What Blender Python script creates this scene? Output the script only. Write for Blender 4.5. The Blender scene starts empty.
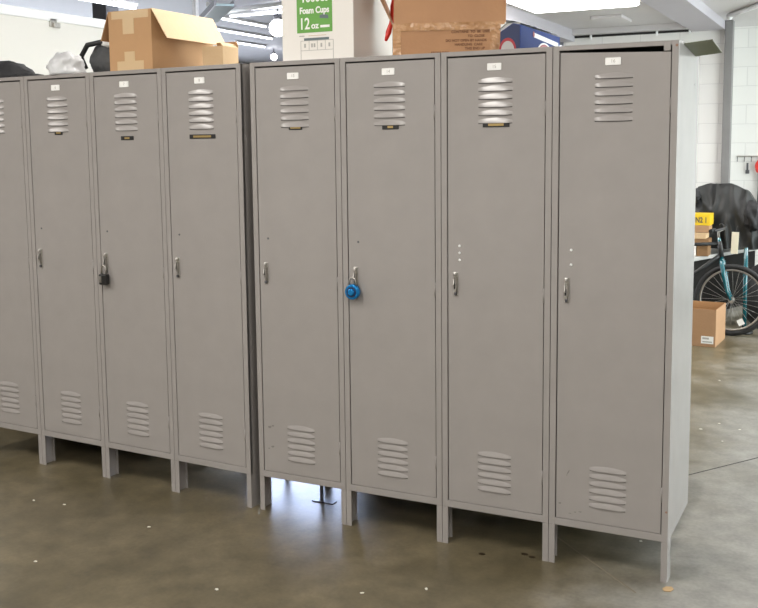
import bpy, bmesh, math, random
from math import pi, sin, cos, radians as R
from mathutils import Vector, Matrix, noise

random.seed(7)
S = bpy.context.scene
COL = S.collection

# ---------------------------------------------------------------- materials
def new_mat(name, col, rough=.5, metal=0., spec=.5, emit=None, estr=0., coat=0., trans=0.):
    m = bpy.data.materials.new(name); m.use_nodes = True
    b = m.node_tree.nodes['Principled BSDF']
    b.inputs['Base Color'].default_value = (*col, 1)
    b.inputs['Roughness'].default_value = rough
    b.inputs['Metallic'].default_value = metal
    b.inputs['Specular IOR Level'].default_value = spec
    b.inputs['Coat Weight'].default_value = coat
    b.inputs['Transmission Weight'].default_value = trans
    if emit:
        b.inputs['Emission Color'].default_value = (*emit, 1)
        b.inputs['Emission Strength'].default_value = estr
    return m

def nn(m, kind, **kw):
    n = m.node_tree.nodes.new(kind)
    for k, v in kw.items(): setattr(n, k, v)
    return n

def mottled(name, c1, c2, scale=4., rough=(.4, .6), bump=0., detail=6., metal=0., spec=.5, bscale=None, stretch=(1, 1, 1), lo=.3, hi=.7):
    m = new_mat(name, c1, metal=metal, spec=spec); nt = m.node_tree; L = nt.links
    b = nt.nodes['Principled BSDF']
    tc = nn(m, 'ShaderNodeTexCoord'); mp = nn(m, 'ShaderNodeMapping'); mp.inputs['Scale'].default_value = stretch
    L.new(tc.outputs['Object'], mp.inputs['Vector'])
    n = nn(m, 'ShaderNodeTexNoise'); n.inputs['Scale'].default_value = scale; n.inputs['Detail'].default_value = detail
    n.inputs['Roughness'].default_value = .6
    L.new(mp.outputs[0], n.inputs['Vector'])
    r = nn(m, 'ShaderNodeValToRGB'); r.color_ramp.elements[0].position = lo; r.color_ramp.elements[1].position = hi
    r.color_ramp.elements[0].color = (*c1, 1); r.color_ramp.elements[1].color = (*c2, 1)
    L.new(n.outputs['Fac'], r.inputs['Fac']); L.new(r.outputs['Color'], b.inputs['Base Color'])
    mr = nn(m, 'ShaderNodeMapRange'); mr.inputs['To Min'].default_value = rough[0]; mr.inputs['To Max'].default_value = rough[1]
    L.new(n.outputs['Fac'], mr.inputs['Value']); L.new(mr.outputs[0], b.inputs['Roughness'])
    if bump:
        n2 = nn(m, 'ShaderNodeTexNoise'); n2.inputs['Scale'].default_value = bscale or scale * 6; n2.inputs['Detail'].default_value = 4
        L.new(mp.outputs[0], n2.inputs['Vector'])
        bp = nn(m, 'ShaderNodeBump'); bp.inputs['Strength'].default_value = bump; bp.inputs['Distance'].default_value = .01
        L.new(n2.outputs['Fac'], bp.inputs['Height']); L.new(bp.outputs[0], b.inputs['Normal'])
    return m

M = {}
# grey baked enamel with small scuffs of its own
def paint_mat():
    m = new_mat('locker_enamel', (.30, .285, .265), rough=.24); nt = m.node_tree; L = nt.links
    b = nt.nodes['Principled BSDF']
    tc = nn(m, 'ShaderNodeTexCoord')
    n = nn(m, 'ShaderNodeTexNoise'); n.inputs['Scale'].default_value = 9; n.inputs['Detail'].default_value = 8
    L.new(tc.outputs['Object'], n.inputs['Vector'])
    r = nn(m, 'ShaderNodeValToRGB')
    e = r.color_ramp.elements
    e[0].position = .25; e[0].color = (.15, .14, .13, 1); e[1].position = .272; e[1].color = (.304, .286, .272, 1)
    x = e.new(.75); x.color = (.328, .307, .292, 1)
    L.new(n.outputs['Fac'], r.inputs['Fac']); L.new(r.outputs['Color'], b.inputs['Base Color'])
    n2 = nn(m, 'ShaderNodeTexNoise'); n2.inputs['Scale'].default_value = 2.2; n2.inputs['Detail'].default_value = 1
    L.new(tc.outputs['Object'], n2.inputs['Vector'])
    bp = nn(m, 'ShaderNodeBump'); bp.inputs['Strength'].default_value = .25; bp.inputs['Distance'].default_value = .01
    L.new(n2.outputs['Fac'], bp.inputs['Height']); L.new(bp.outputs[0], b.inputs['Normal'])
    return m
M['paint'] = paint_mat()
M['scuff'] = new_mat('scuffed_bare_patch', (.17, .16, .15), rough=.6)
M['knob'] = new_mat('bright_latch', (.62, .60, .57), rough=.35, metal=1)
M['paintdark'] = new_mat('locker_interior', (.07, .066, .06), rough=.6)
M['post'] = mottled('grey_painted_post', (.17, .165, .16), (.21, .205, .2), 3, (.5, .6))
def floor_mat():
    m = new_mat('polished_concrete', (.1, .09, .07)); nt = m.node_tree; L = nt.links; b = nt.nodes['Principled BSDF']
    tc = nn(m, 'ShaderNodeTexCoord')
    n1 = nn(m, 'ShaderNodeTexNoise'); n1.inputs['Scale'].default_value = .9; n1.inputs['Detail'].default_value = 9; n1.inputs['Roughness'].default_value = .62
    n2 = nn(m, 'ShaderNodeTexNoise'); n2.inputs['Scale'].default_value = 10; n2.inputs['Detail'].default_value = 6
    n3 = nn(m, 'ShaderNodeTexNoise'); n3.inputs['Scale'].default_value = 60; n3.inputs['Detail'].default_value = 3
    for n in (n1, n2, n3): L.new(tc.outputs['Object'], n.inputs['Vector'])
    n1.inputs['Detail'].default_value = 5; n1.inputs['Scale'].default_value = 1.9
    r = nn(m, 'ShaderNodeMapRange'); r.interpolation_type = 'SMOOTHSTEP'
    r.inputs['From Min'].default_value = .25; r.inputs['From Max'].default_value = .75
    L.new(n1.outputs['Fac'], r.inputs['Value'])
    c = nn(m, 'ShaderNodeMix', data_type='RGBA'); c.inputs['A'].default_value = (.082, .068, .038, 1); c.inputs['B'].default_value = (.150, .124, .074, 1)
    L.new(r.outputs[0], c.inputs['Factor'])
    # lighter, greyer tone to the right: cool window light painted into the floor colour
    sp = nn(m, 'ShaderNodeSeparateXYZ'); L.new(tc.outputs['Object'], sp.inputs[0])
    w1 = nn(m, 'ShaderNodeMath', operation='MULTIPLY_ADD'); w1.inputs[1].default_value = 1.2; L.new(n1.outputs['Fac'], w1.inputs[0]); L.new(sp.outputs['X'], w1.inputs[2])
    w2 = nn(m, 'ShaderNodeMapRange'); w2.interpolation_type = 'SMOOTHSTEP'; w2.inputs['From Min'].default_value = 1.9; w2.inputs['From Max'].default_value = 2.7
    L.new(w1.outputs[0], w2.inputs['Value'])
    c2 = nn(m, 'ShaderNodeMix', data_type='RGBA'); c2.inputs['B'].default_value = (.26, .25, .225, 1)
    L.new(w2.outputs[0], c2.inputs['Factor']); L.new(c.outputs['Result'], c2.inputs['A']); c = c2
    a1 = nn(m, 'ShaderNodeMath', operation='MULTIPLY_ADD'); a1.inputs[1].default_value = 1.0; a1.inputs[2].default_value = .25; L.new(n2.outputs['Fac'], a1.inputs[0])
    a2 = nn(m, 'ShaderNodeMath', operation='MULTIPLY_ADD'); a2.inputs[1].default_value = .5; L.new(n3.outputs['Fac'], a2.inputs[0]); L.new(a1.outputs[0], a2.inputs[2])
    vm = nn(m, 'ShaderNodeVectorMath', operation='SCALE'); L.new(c.outputs['Result'], vm.inputs[0]); L.new(a2.outputs[0], vm.inputs['Scale'])
    L.new(vm.outputs[0], b.inputs['Base Color'])
    mr = nn(m, 'ShaderNodeMapRange'); mr.inputs['From Min'].default_value = .3; mr.inputs['From Max'].default_value = .7
    mr.inputs['To Min'].default_value = .33; mr.inputs['To Max'].default_value = .42
    L.new(n1.outputs['Fac'], mr.inputs['Value']); L.new(mr.outputs[0], b.inputs['Roughness'])
    return m
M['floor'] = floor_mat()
def block_mat():
    m = new_mat('painted_block', (.72, .71, .68), rough=.45); nt = m.node_tree; L = nt.links; b = nt.nodes['Principled BSDF']
    tc = nn(m, 'ShaderNodeTexCoord'); sp = nn(m, 'ShaderNodeSeparateXYZ'); cb = nn(m, 'ShaderNodeCombineXYZ')
    L.new(tc.outputs['Object'], sp.inputs[0])
    ad = nn(m, 'ShaderNodeMath', operation='ADD'); L.new(sp.outputs['X'], ad.inputs[0]); L.new(sp.outputs['Y'], ad.inputs[1])
    L.new(ad.outputs[0], cb.inputs['X']); L.new(sp.outputs['Z'], cb.inputs['Y'])
    br = nn(m, 'ShaderNodeTexBrick'); br.inputs['Scale'].default_value = 1
    br.inputs['Brick Width'].default_value = .4; br.inputs['Row Height'].default_value = .2; br.inputs['Mortar Size'].default_value = .006
    br.inputs['Color1'].default_value = (.72, .71, .68, 1); br.inputs['Color2'].default_value = (.70, .69, .665, 1); br.inputs['Mortar'].default_value = (.62, .61, .59, 1)
    br.inputs['Mortar Smooth'].default_value = .4
    L.new(cb.outputs[0], br.inputs['Vector']); L.new(br.outputs['Color'], b.inputs['Base Color'])
    bp = nn(m, 'ShaderNodeBump', invert=True); bp.inputs['Strength'].default_value = .3; bp.inputs['Distance'].default_value = .004
    L.new(br.outputs['Fac'], bp.inputs['Height']); L.new(bp.outputs[0], b.inputs['Normal'])
    return m
M['block'] = block_mat()
M['ceiling'] = mottled('painted_ceiling_deck', (.40, .40, .45), (.45, .45, .50), 1.5, (.6, .7))
M['soffit'] = mottled('painted_soffit', (.58, .56, .56), (.64, .62, .61), 1.2, (.5, .6))
M['beam'] = mottled('painted_beam', (.42, .40, .43), (.46, .44, .47), 2, (.5, .6))
M['white'] = new_mat('white_enamel', (.85, .85, .85), rough=.4)
M['panel'] = mottled('offwhite_panel', (.70, .68, .63), (.73, .71, .66), 1.2, (.4, .5))
M['tube'] = new_mat('lamp_tube', (1, 1, 1), emit=(1, .955, .90), estr=6)
M['tubecool'] = new_mat('lamp_tube_cool', (1, 1, 1), emit=(.86, .9, 1), estr=5)
M['diffuser'] = new_mat('lamp_diffuser', (1, 1, 1), emit=(1, .96, .93), estr=7)
M['day'] = new_mat('work_lamp_glass', (1, 1, 1), emit=(.66, .74, 1), estr=8)
M['black'] = new_mat('black_plastic', (.012, .012, .012), rough=.45)
M['blackcloth'] = mottled('black_cloth', (.008, .008, .009), (.02, .02, .022), 8, (.55, .75), .4)
M['tarp'] = mottled('black_tarpaulin', (.008, .009, .009), (.018, .019, .018), 3, (.5, .65), .5, bscale=9)
M['chrome'] = new_mat('chrome', (.42, .40, .37), rough=.45, metal=1)
M['steel'] = mottled('worn_steel', (.45, .43, .40), (.6, .58, .54), 60, (.25, .4), metal=1)
M['darksteel'] = new_mat('dark_steel', (.12, .12, .13), rough=.4, metal=.8)
M['card'] = mottled('corrugated_cardboard', (.36, .205, .105), (.41, .24, .125), 5, (.65, .8), .15, bscale=60)
M['card3'] = mottled('orange_corrugated_card', (.46, .265, .125), (.51, .30, .145), 5, (.65, .8), .1, bscale=60)
M['card2'] = mottled('brown_corrugated_card', (.40, .205, .095), (.46, .245, .115), 4, (.5, .7), .15, bscale=60)
M['cardpale'] = mottled('pale_cardboard', (.55, .38, .21), (.60, .43, .25), 5, (.65, .8), .15, bscale=60)
M['cardin'] = mottled('cardboard_inside', (.40, .22, .095), (.44, .25, .11), 5, (.7, .85))
M['cardedge'] = new_mat('cardboard_edge', (.22, .12, .05), rough=.8)
M['tape'] = new_mat('paper_tape', (.60, .43, .24), rough=.35)
M['cleartape'] = mottled('clear_packing_tape', (.45, .24, .11), (.56, .33, .17), 30, (.05, .22), .7, bscale=50)
M['tagpaper'] = new_mat('tag_paper', (.75, .68, .52), rough=.7)
M['label'] = new_mat('label_paper', (.85, .85, .82), rough=.4)
M['plate'] = new_mat('number_plate', (.88, .88, .86), rough=.3)
M['ink'] = new_mat('printed_ink', (.08, .07, .06), rough=.6)
M['inkfade'] = new_mat('faded_ink', (.42, .41, .38), rough=.6)
M['inkbrown'] = new_mat('carton_ink', (.16, .065, .025), rough=.7)
M['brass'] = new_mat('brass_strip', (.42, .30, .12), rough=.35, metal=.6)
M['boxwhite'] = new_mat('white_carton', (.80, .77, .72), rough=.55)
M['green'] = new_mat('green_print', (.13, .36, .06), rough=.45)
M['greygreen'] = new_mat('slate_print', (.12, .16, .17), rough=.5)
M['blue'] = new_mat('blue_carton', (.010, .038, .20), rough=.6, spec=.2)
M['navy'] = new_mat('navy_carton', (.01, .02, .08), rough=.4)
M['red'] = new_mat('red_plastic', (.65, .03, .02), rough=.4)
M['redprint'] = new_mat('red_print', (.33, .02, .03), rough=.4)
M['olive'] = new_mat('olive_painted_plate', (.10, .11, .055), rough=.45)
M['yellow'] = new_mat('yellow_carton', (.75, .5, .02), rough=.4)
M['teal'] = new_mat('teal_bicycle_paint', (.0, .085, .105), rough=.2, coat=.6)
M['tyre'] = new_mat('tyre_rubber', (.012, .012, .012), rough=.7)
M['bluelock'] = new_mat('blue_anodised_lock', (.01, .22, .55), rough=.22, metal=.5)
M['grit'] = new_mat('pale_grit', (.7, .68, .6), rough=.8)
M['chip'] = new_mat('tan_chip', (.45, .3, .15), rough=.8)
M['greycloth'] = mottled('grey_cloth', (.055, .058, .06), (.09, .093, .095), 12, (.6, .8), .3)
M['stain'] = new_mat('dark_stain', (.03, .02, .012), rough=.3)
M['joint'] = new_mat('floor_joint', (.045, .04, .035), rough=.8)
M['crack'] = new_mat('floor_filled_crack', (.2, .17, .125), rough=.6)
M['film'] = new_mat('clear_film', (.93, .94, .95), rough=.3, trans=.45)
M['tabletop'] = new_mat('table_top', (.42, .41, .39), rough=.4)
M['dkpanel'] = new_mat('dark_table_side', (.018, .017, .016), rough=.9, spec=.1)
M['rust'] = new_mat('bolt', (.25, .14, .1), rough=.6)

# ---------------------------------------------------------------- mesh helpers
class MB:
    def __init__(s): s.bm = bmesh.new(); s.mats = []
    def mi(s, m):
        if m not in s.mats: s.mats.append(m)
        return s.mats.index(m)
    def _done(s, faces, m, smooth=False):
        i = s.mi(m)
        for f in faces: f.material_index = i; f.smooth = smooth
    def box(s, a, b, m, rot=None, piv=None, bev=0):
        c = [(a[i] + b[i]) / 2 for i in range(3)]; d = [abs(b[i] - a[i]) for i in range(3)]
        r = bmesh.ops.create_cube(s.bm, size=1)
        vs = r['verts']
        bmesh.ops.scale(s.bm, vec=d, verts=vs); bmesh.ops.translate(s.bm, vec=c, verts=vs)
        fs = list({f for v in vs for f in v.link_faces})
        if bev:
            es = list({e for v in vs for e in v.link_edges})
            g = bmesh.ops.bevel(s.bm, geom=es, offset=bev, segments=2, affect='EDGES', profile=.5)
            fs = list({f for v in g['verts'] for f in v.link_faces} | set(g['faces'])); vs = list({v for f in fs for v in f.verts})
        if rot: bmesh.ops.rotate(s.bm, cent=piv or c, matrix=rot, verts=vs)
        s._done(fs, m); return s
    def quad(s, pts, m, smooth=False):
        f = s.bm.faces.new([s.bm.verts.new(p) for p in pts]); s._done([f], m, smooth); return s
    def slab(s, pts, n, t, m):            # a polygon extruded by n*t
        n = Vector(n).normalized() * t
        a = [s.bm.verts.new(p) for p in pts]; b = [s.bm.verts.new(Vector(p) + n) for p in pts]
        fs = [s.bm.faces.new(a), s.bm.faces.new(b[::-1])]
        k = len(pts)
        for i in range(k): fs.append(s.bm.faces.new([a[i], b[i], b[(i + 1) % k], a[(i + 1) % k]]))
        bmesh.ops.recalc_face_normals(s.bm, faces=fs)
        s._done(fs, m); return s
    def tube(s, pts, r, m, seg=10, closed=False, cap=True):
        pts = [Vector(p) for p in pts]; n = len(pts); rings = []; up = None
        for i, p in enumerate(pts):
            if closed: t = (pts[(i + 1) % n] - pts[i - 1]).normalized()
            else: t = (pts[min(i + 1, n - 1)] - pts[max(i - 1, 0)]).normalized()
            if up is None:
                up = Vector((0, 0, 1)) if abs(t.z) < .9 else Vector((1, 0, 0))
            x = t.cross(up).normalized(); up = x.cross(t).normalized()
            rr = r[i] if isinstance(r, (list, tuple)) else r
            rings.append([s.bm.verts.new(p + x * rr * cos(2 * pi * k / seg) + up * rr * sin(2 * pi * k / seg)) for k in range(seg)])
        fs = []
        for i in range(n if closed else n - 1):
            a, b = rings[i], rings[(i + 1) % n]
            for k in range(seg): fs.append(s.bm.faces.new([a[k], a[(k + 1) % seg], b[(k + 1) % seg], b[k]]))
        s._done(fs, m, True)
        if cap and not closed:
            s._done([s.bm.faces.new(rings[0][::-1]), s.bm.faces.new(rings[-1])], m)
        return s
    def cyl(s, a, b, r, m, seg=20, r2=None):
        return s.tube([a, b], [r, r if r2 is None else r2], m, seg)
    def ball(s, c, r, m, seg=16, scale=(1, 1, 1)):
        g = bmesh.ops.create_uvsphere(s.bm, u_segments=seg, v_segments=max(6, seg // 2), radius=r)
        bmesh.ops.scale(s.bm, vec=scale, verts=g['verts']); bmesh.ops.translate(s.bm, vec=c, verts=g['verts'])
        s._done({f for v in g['verts'] for f in v.link_faces}, m, True); return s
    def blob(s, c, rad, m, seed=0, amp=.25, freq=1.6, zmin=None, fold=0., sub=4):
        g = bmesh.ops.create_icosphere(s.bm, subdivisions=sub, radius=1)
        o = Vector((seed * 7.3, seed * 3.1, seed * 1.7))
        for v in g['verts']:
            p = v.co.copy()
            k = 1 + amp * noise.noise(p * freq + o) + amp * .5 * noise.noise(p * freq * 2.3 + o)
            if fold: k += fold * (1 - abs(noise.noise(Vector((p.x * 3.4, p.y * 3.4, p.z * 1.2)) + o)) * 2.2)
            q = Vector((p.x * rad[0], p.y * rad[1], p.z * rad[2])) * k + Vector(c)
            if zmin is not None and q.z < zmin: q.z = zmin + .02 * (q.z - zmin)
            v.co = q
        s._done({f for v in g['verts'] for f in v.link_faces}, m, True); return s
    def build(s, name, parent=None, loc=(0, 0, 0), rot=(0, 0, 0)):
        me = bpy.data.meshes.new(name); s.bm.normal_update(); s.bm.to_mesh(me); s.bm.free()
        for m in s.mats: me.materials.append(m)
        o = bpy.data.objects.new(name, me); COL.objects.link(o)
        o.location = loc; o.rotation_euler = rot
        if parent: o.parent = parent
        return o

def tag(o, label, cat, group=None, kind=None):
    o['label'] = label; o['category'] = cat
    if group: o['group'] = group
    if kind: o['kind'] = kind
    return o
def thing(name, label, cat, loc=(0, 0, 0), rz=0., group=None):
    o = bpy.data.objects.new(name, None); COL.objects.link(o); o.location = loc; o.rotation_euler = (0, 0, rz)
    o.empty_display_size = .1
    return tag(o, label, cat, group)
def struct(name, mb, loc=(0, 0, 0), rot=(0, 0, 0)):
    o = mb.build(name, None, loc, rot); o['kind'] = 'structure'; return o
def text(name, body, size, m, parent, loc, rot=(pi / 2, 0, 0), sx=1., align='CENTER', bold=0., ext=.0004):
    cu = bpy.data.curves.new(name, 'FONT'); cu.body = body; cu.size = size; cu.align_x = align; cu.align_y = 'CENTER'
    cu.extrude = ext; cu.offset = bold
    t = bpy.data.objects.new(name, cu); COL.objects.link(t)
    dg = bpy.context.evaluated_depsgraph_get(); me = bpy.data.meshes.new_from_object(t.evaluated_get(dg))
    COL.objects.unlink(t); bpy.data.objects.remove(t)
    me.materials.clear(); me.materials.append(m)
    o = bpy.data.objects.new(name, me); COL.objects.link(o); o.parent = parent
    o.location = loc; o.rotation_euler = rot; o.scale = (sx, 1, 1); return o

def area(name, parent, sx, sy, power, col, loc, rot=(0, 0, 0)):
    l = bpy.data.lights.new(name, 'AREA'); l.shape = 'RECTANGLE'; l.size = sx; l.size_y = sy; l.energy = power; l.color = col
    o = bpy.data.objects.new(name, l); COL.objects.link(o); o.location = loc; o.rotation_euler = rot
    if parent: o.parent = parent
    return o
for k in ('tube', 'tubecool', 'diffuser', 'day'): M[k].cycles.emission_sampling = 'NONE'
# ---------------------------------------------------------------- the room
XL, XR, YF, YB = -9.5, 5.6, -8.0, 17.0
HC, HS = 3.35, 2.82
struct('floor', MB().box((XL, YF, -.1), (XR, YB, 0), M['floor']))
struct('wall_left', MB().box((XL - .2, YF, 0), (XL, YB, HC), M['block']))
struct('wall_right', MB().box((XR, YF, 0), (XR + .2, YB, HC), M['block']))
struct('wall_front', MB().box((XL, YF - .2, 0), (XR, YF, HC), M['block']))
struct('wall_far', MB().box((XL, YB, 0), (-.62, YB + .2, HC), M['block']))
struct('ceiling', MB().box((XL - .2, YF - .2, HC), (XR + .2, YB + .2, HC + .2), M['ceiling']))
# low soffit over the right hand part, the thick wall that ends in a corner, and the recess beside it
struct('ceiling_soffit', MB().box((-.62, 2.2, HS), (XR, 7.6, HC - .002), M['soffit']))
w = MB(); w.box((-.62, 7.0, 0), (1.045, 7.6, 2.735), M['block']); w.box((-.62, 7.03, 2.735), (.74, 7.6, HS), M['black']); w.box((-.62, 6.9, 2.762), (.73, 7.029, HS - .001), M['soffit'])
w.box((.74, 7.0, 2.735), (1.045, 7.6, HS), M['block'])
struct('wall_back', w)
struct('wall_recess', MB().box((1.045, 7.6, 0), (XR, 7.8, HC), M['block']))
struct('trim_1', MB().box((.72, 2.2, 2.735), (1.045, 7.0, HS), M['beam']))
struct('trim_2', MB().box((-.66, 2.2, 2.70), (-.50, 7.0, HS), M['beam']).box((-.80, 2.2, 2.78), (-.72, 7.6, 2.86), M['soffit']).box((-.72, 2.2, 2.80), (-.66, 7.6, HC - .01), M['soffit']))
for x in (.28, -.2):   # little clips crossing the dark gap above the wall
    pass
clips = [tag(MB().box((x - .010, 6.975, 2.715), (x + .010, 6.999, 2.761), M['white'], bev=.003).build('ceiling_clip'),
             l, 'clip', 'clips along the dark gap under the soffit')
         for x, l in ((-.32, 'small white clip across the dark wall gap, left above the blue box'),
                      (.70, 'small white clip across the dark wall gap, beside the grey beam'),
                      (.37, 'small white clip across the dark wall gap, middle of three'))]

tag(MB().box((1.047, 6.93, 0), (1.125, 7.05, HS - .001), M['post'], bev=.006).build('corner_post'), 'dark grey vertical post at the wall corner above the tarpaulin', 'post')  # dark grey upright box covering the corner face of the wall
# daylight doors of translucent panels: one in the right wall, an added glow in the left
M['daydoor'] = new_mat('translucent_door_panel', (.9, .9, .9), rough=.3, emit=(.88, .95, 1), estr=4.)
for k in ('daydoor',): M[k].cycles.emission_sampling = 'NONE'
w1 = struct('window_1', MB().box((XR - .02, 1.2, .3), (XR - .001, 6.6, 2.7), M['daydoor']))
area('daylight', w1, 2.4, 5.4, 120, (.84, 1, .97), (XR - .03, 3.9, 1.5), (0, pi / 2, 0))
w2 = struct('window_2', MB().box((XL + .001, 2.5, .1), (XL + .02, 13, 2.3), M['daydoor']))  # unseen glowing panel added to brighten the hall ceiling
area('daylight', w2, 2.2, 10.5, 130, (.80, .86, 1), (XL + .03, 7.75, 1.2), (0, -pi / 2, 0))  # fill light of the added hall panel, no real window here
# floor joint lines and marks
def strip(a, b, w_, m, name):
    a = Vector((*a, .0)); b = Vector((*b, .0)); d = (b - a).normalized(); n = Vector((-d.y, d.x, 0)) * w_ / 2
    return struct(name, MB().slab([a + n, b + n, b - n, a - n], (0, 0, 1), .0008, m))
strip((1.50, 1.02), (2.9, 3.13), .007, M['joint'], 'trim_3')
strip((1.28, .27), (1.70, -.125), .006, M['crack'], 'trim_4')

# ceiling lamps over the front of the lockers (two bare tubes on a white batten)
def batten(x, y, ln, label, tube=None, along='y', z=HC, ntube=2, power=0, slim=False, group='ceiling tube lamps'):
    t = thing('ceiling_lamp', label, 'lamp', (x, y, z), 0 if along == 'y' else pi / 2, group)
    if slim:
        MB().box((-.022, -ln / 2, -.03), (.022, ln / 2, -.001), M['white'], bev=.004).build('housing', t)
        MB().cyl((0, -ln / 2 + .02, -.042), (0, ln / 2 - .02, -.042), .014, tube, 8).build('tube', t)
        return t
    MB().box((-.09, -ln / 2, -.05), (.09, ln / 2, -.001), M['white'], bev=.006).build('housing', t)
    if power: area('lamp_light', t, .24, ln - .08, power, (.86, .91, 1) if tube else (1, .955, .90), (0, 0, -.12))
    for k in range(ntube):
        dx = (k - (ntube - 1) / 2) * .1
        MB().cyl((dx, -ln / 2 + .03, -.085), (dx, ln / 2 - .03, -.085), .024, tube or M['tube'], 10).build('tube', t)
        for a, b in ((-ln / 2, -ln / 2 + .03), (ln / 2 - .03, ln / 2)): MB().box((dx - .02, a, -.11), (dx + .02, b, -.05), M['white']).build('lamp_holder', t)
    return t
for i, (x, y) in enumerate([(.18, -2.1), (-2.16, -2.1), (2.52, -2.1), (-4.5, -2.1), (.18, -5.2), (-2.16, -5.2), (2.52, -5.2), (-4.5, -5.2), (-.05, 1.35), (-1.7, 1.9)]):
    pw = 42 if i < 8 else (55, 4)[i - 8]  # last two are unseen, added to light the box flap and the panel
    batten(x, y, 1.5, 'white twin tube ceiling lamp over the open floor facing the lockers', power=pw)
# far hall lamps that show above the lockers
batten(-3.06, 2.2, 1.5, 'narrow bright ceiling tube running just above the off-white panel', M['tubecool'], z=2.80, slim=True)
batten(-5.42, 7.93, 1.3, 'bright far ceiling tube, upper of three slanting behind the open cardboard box', M['tubecool'], slim=True)
batten(-6.22, 9.1, 1.8, 'bright far ceiling tube, middle of three slanting behind the open cardboard box', M['tubecool'], slim=True)
batten(-7.04, 10.6, .9, 'bright far ceiling tube, short lowest one above the small cardboard box', M['tubecool'], slim=True)
batten(-4.6, 6.9, 1.2, 'bright far ceiling tube lying crosswise left of the round lamp', M['tubecool'], along='x', slim=True)
batten(-4.6, 7.35, 1.2, 'bright far ceiling tube lying crosswise just under the longest crosswise tube', M['tubecool'], along='x', slim=True)
for y in (4.0, 9.5, 14.):
    batten(-2.6, y, 1.5, 'white twin tube ceiling lamp of the hall hidden behind the boxes', M['tubecool'], power=22)
batten(-8.2, 5, 1.5, 'white twin tube ceiling lamp at the far left of the hall', M['tubecool'], power=40)
# fixture under the soffit, top right
t = thing('ceiling_lamp', 'wide glowing ceiling lamp under the low soffit above the blue box', 'lamp', (.19, 4.52, HS))
MB().box((-.50, -.40, -.03), (.46, .40, -.001), M['white'], bev=.01).build('housing', t)
MB().box((-.48, -.37, -.075), (.44, .37, -.03), M['diffuser'], bev=.03).build('diffuser', t)
area('lamp_light', t, .8, .6, 34, (1, .96, .93), (-.02, 0, -.08))
t = thing('ceiling_lamp', 'wide ceiling lamp under the low soffit over the bicycles', 'lamp', (2.9, 5.2, HS))
MB().box((-.5, -.3, -.03), (.5, .3, -.001), M['white'], bev=.01).build('housing', t)
MB().box((-.48, -.27, -.075), (.48, .27, -.03), M['diffuser'], bev=.03).build('diffuser', t)
area('lamp_light', t, .8, .5, 30, (1, .96, .93), (0, 0, -.08))
tag(MB().box((-.05, 5.9, HS - .03), (.25, 6.35, HS - .001), M['soffit'], bev=.004).build('access_panel'), 'pale square access panel on the low soffit behind the glowing lamp', 'panel')
# conduit with a cap, far upper right
tag(MB().tube([(1.16, 6.36, 2.797), (1.50, 5.70, 2.797), (1.9, 4.9, 2.797)], .022, M['white']).ball((1.16, 6.36, 2.787), .032, M['white']).build('conduit'), 'white conduit with a rounded end on the ceiling right of the grey beam', 'conduit')
# hall ceiling pipes, strut, round lamps
for a, b, l in (((-5.3, 7.0), (-3.9, 6.62), 'thin white ceiling pipe, topmost of the crosswise pipes'),
                ((-5.9, 7.9), (-4.7, 6.2), 'thin white ceiling pipe slanting up from the bright box flap')):
    tag(MB().tube([(a[0], a[1], HC - .05), (b[0], b[1], HC - .05)], .025, M['white']).build('ceiling_pipe'), l, 'pipe', 'white pipes under the hall ceiling')
tag(MB().box((-3.63, 4.46, 2.86), (-3.585, 4.51, HC), M['white'], bev=.004).build('hanging_strut'), 'white vertical strut hanging from the ceiling behind the open box', 'strut')
t = MB(); A = Vector((-3.80, 4.96, 2.90)); B = Vector((-2.96, 4.06, 2.90)); dd = (B - A).normalized(); nn_ = Vector((-dd.y, dd.x, 0))
t.slab([A + nn_ * .08, B + nn_ * .08, B - nn_ * .08, A - nn_ * .08], (0, 0, 1), .02, M['greygreen'])
for sgn in (-1, 1): t.slab([A + nn_ * .08 * sgn, B + nn_ * .08 * sgn, B + nn_ * .095 * sgn, A + nn_ * .095 * sgn], (0, 0, 1), .06, M['darksteel'])
mid = (A + B) / 2; t.cyl(mid, (mid.x, mid.y, HC), .006, M['darksteel'], 6); o = t.build('cable_tray'); tag(o, 'short blue-grey tray hanging near the white strut above the bright flap', 'tray')
def globe(x, y, z, r, l):
    t = thing('pendant_lamp', l, 'lamp', (x, y, z))
    MB().ball((0, 0, 0), r, M['globe'], 20).build('globe', t)
    MB().cyl((0, 0, r * .9), (0, 0, r * 1.5), r * .5, M['darksteel']).cyl((0, 0, r * 1.5), (0, 0, HC - z), .008, M['darksteel'], 6).build('lamp_cap', t)
M['globe'] = new_mat('lamp_globe', (1, 1, 1), emit=(1, .98, .95), estr=14)
globe(-4.39, 7.24, 3.1, .108, 'large round glowing lamp beside the white cup carton')
globe(-7.28, 11.7, 3.2, .06, 'small round glowing lamp low beside the white cup carton')
tag(MB().box((-3.62, 3.04, 0), (-3.46, 3.20, HC), M['darksteel'], bev=.01).build('steel_column'), 'dark steel column rising behind the off-white panel', 'column')

# off-white panel standing behind the left lockers
t = thing('partition_panel', 'tall off-white partition panel with a top rail behind the left lockers', 'panel', (-3.0, 2.3, 0))
MB().box((-.12, -2.0, .0), (-.01, 1.75, 2.58), M['panel'], bev=.004).build('board', t)
MB().box((-.14, -2.02, 2.545), (.0, 1.77, 2.615), M['white'], bev=.008).build('top_rail', t)
b = MB().box((-.012, -.385, 2.505), (.0, -.315, 2.565), M['steel'], bev=.002).box((0, -.36, 2.50), (.02, -.30, 2.535), M['steel'], bev=.002).build('bracket', t)
b['label'] = 'small tarnished metal bracket'

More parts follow.
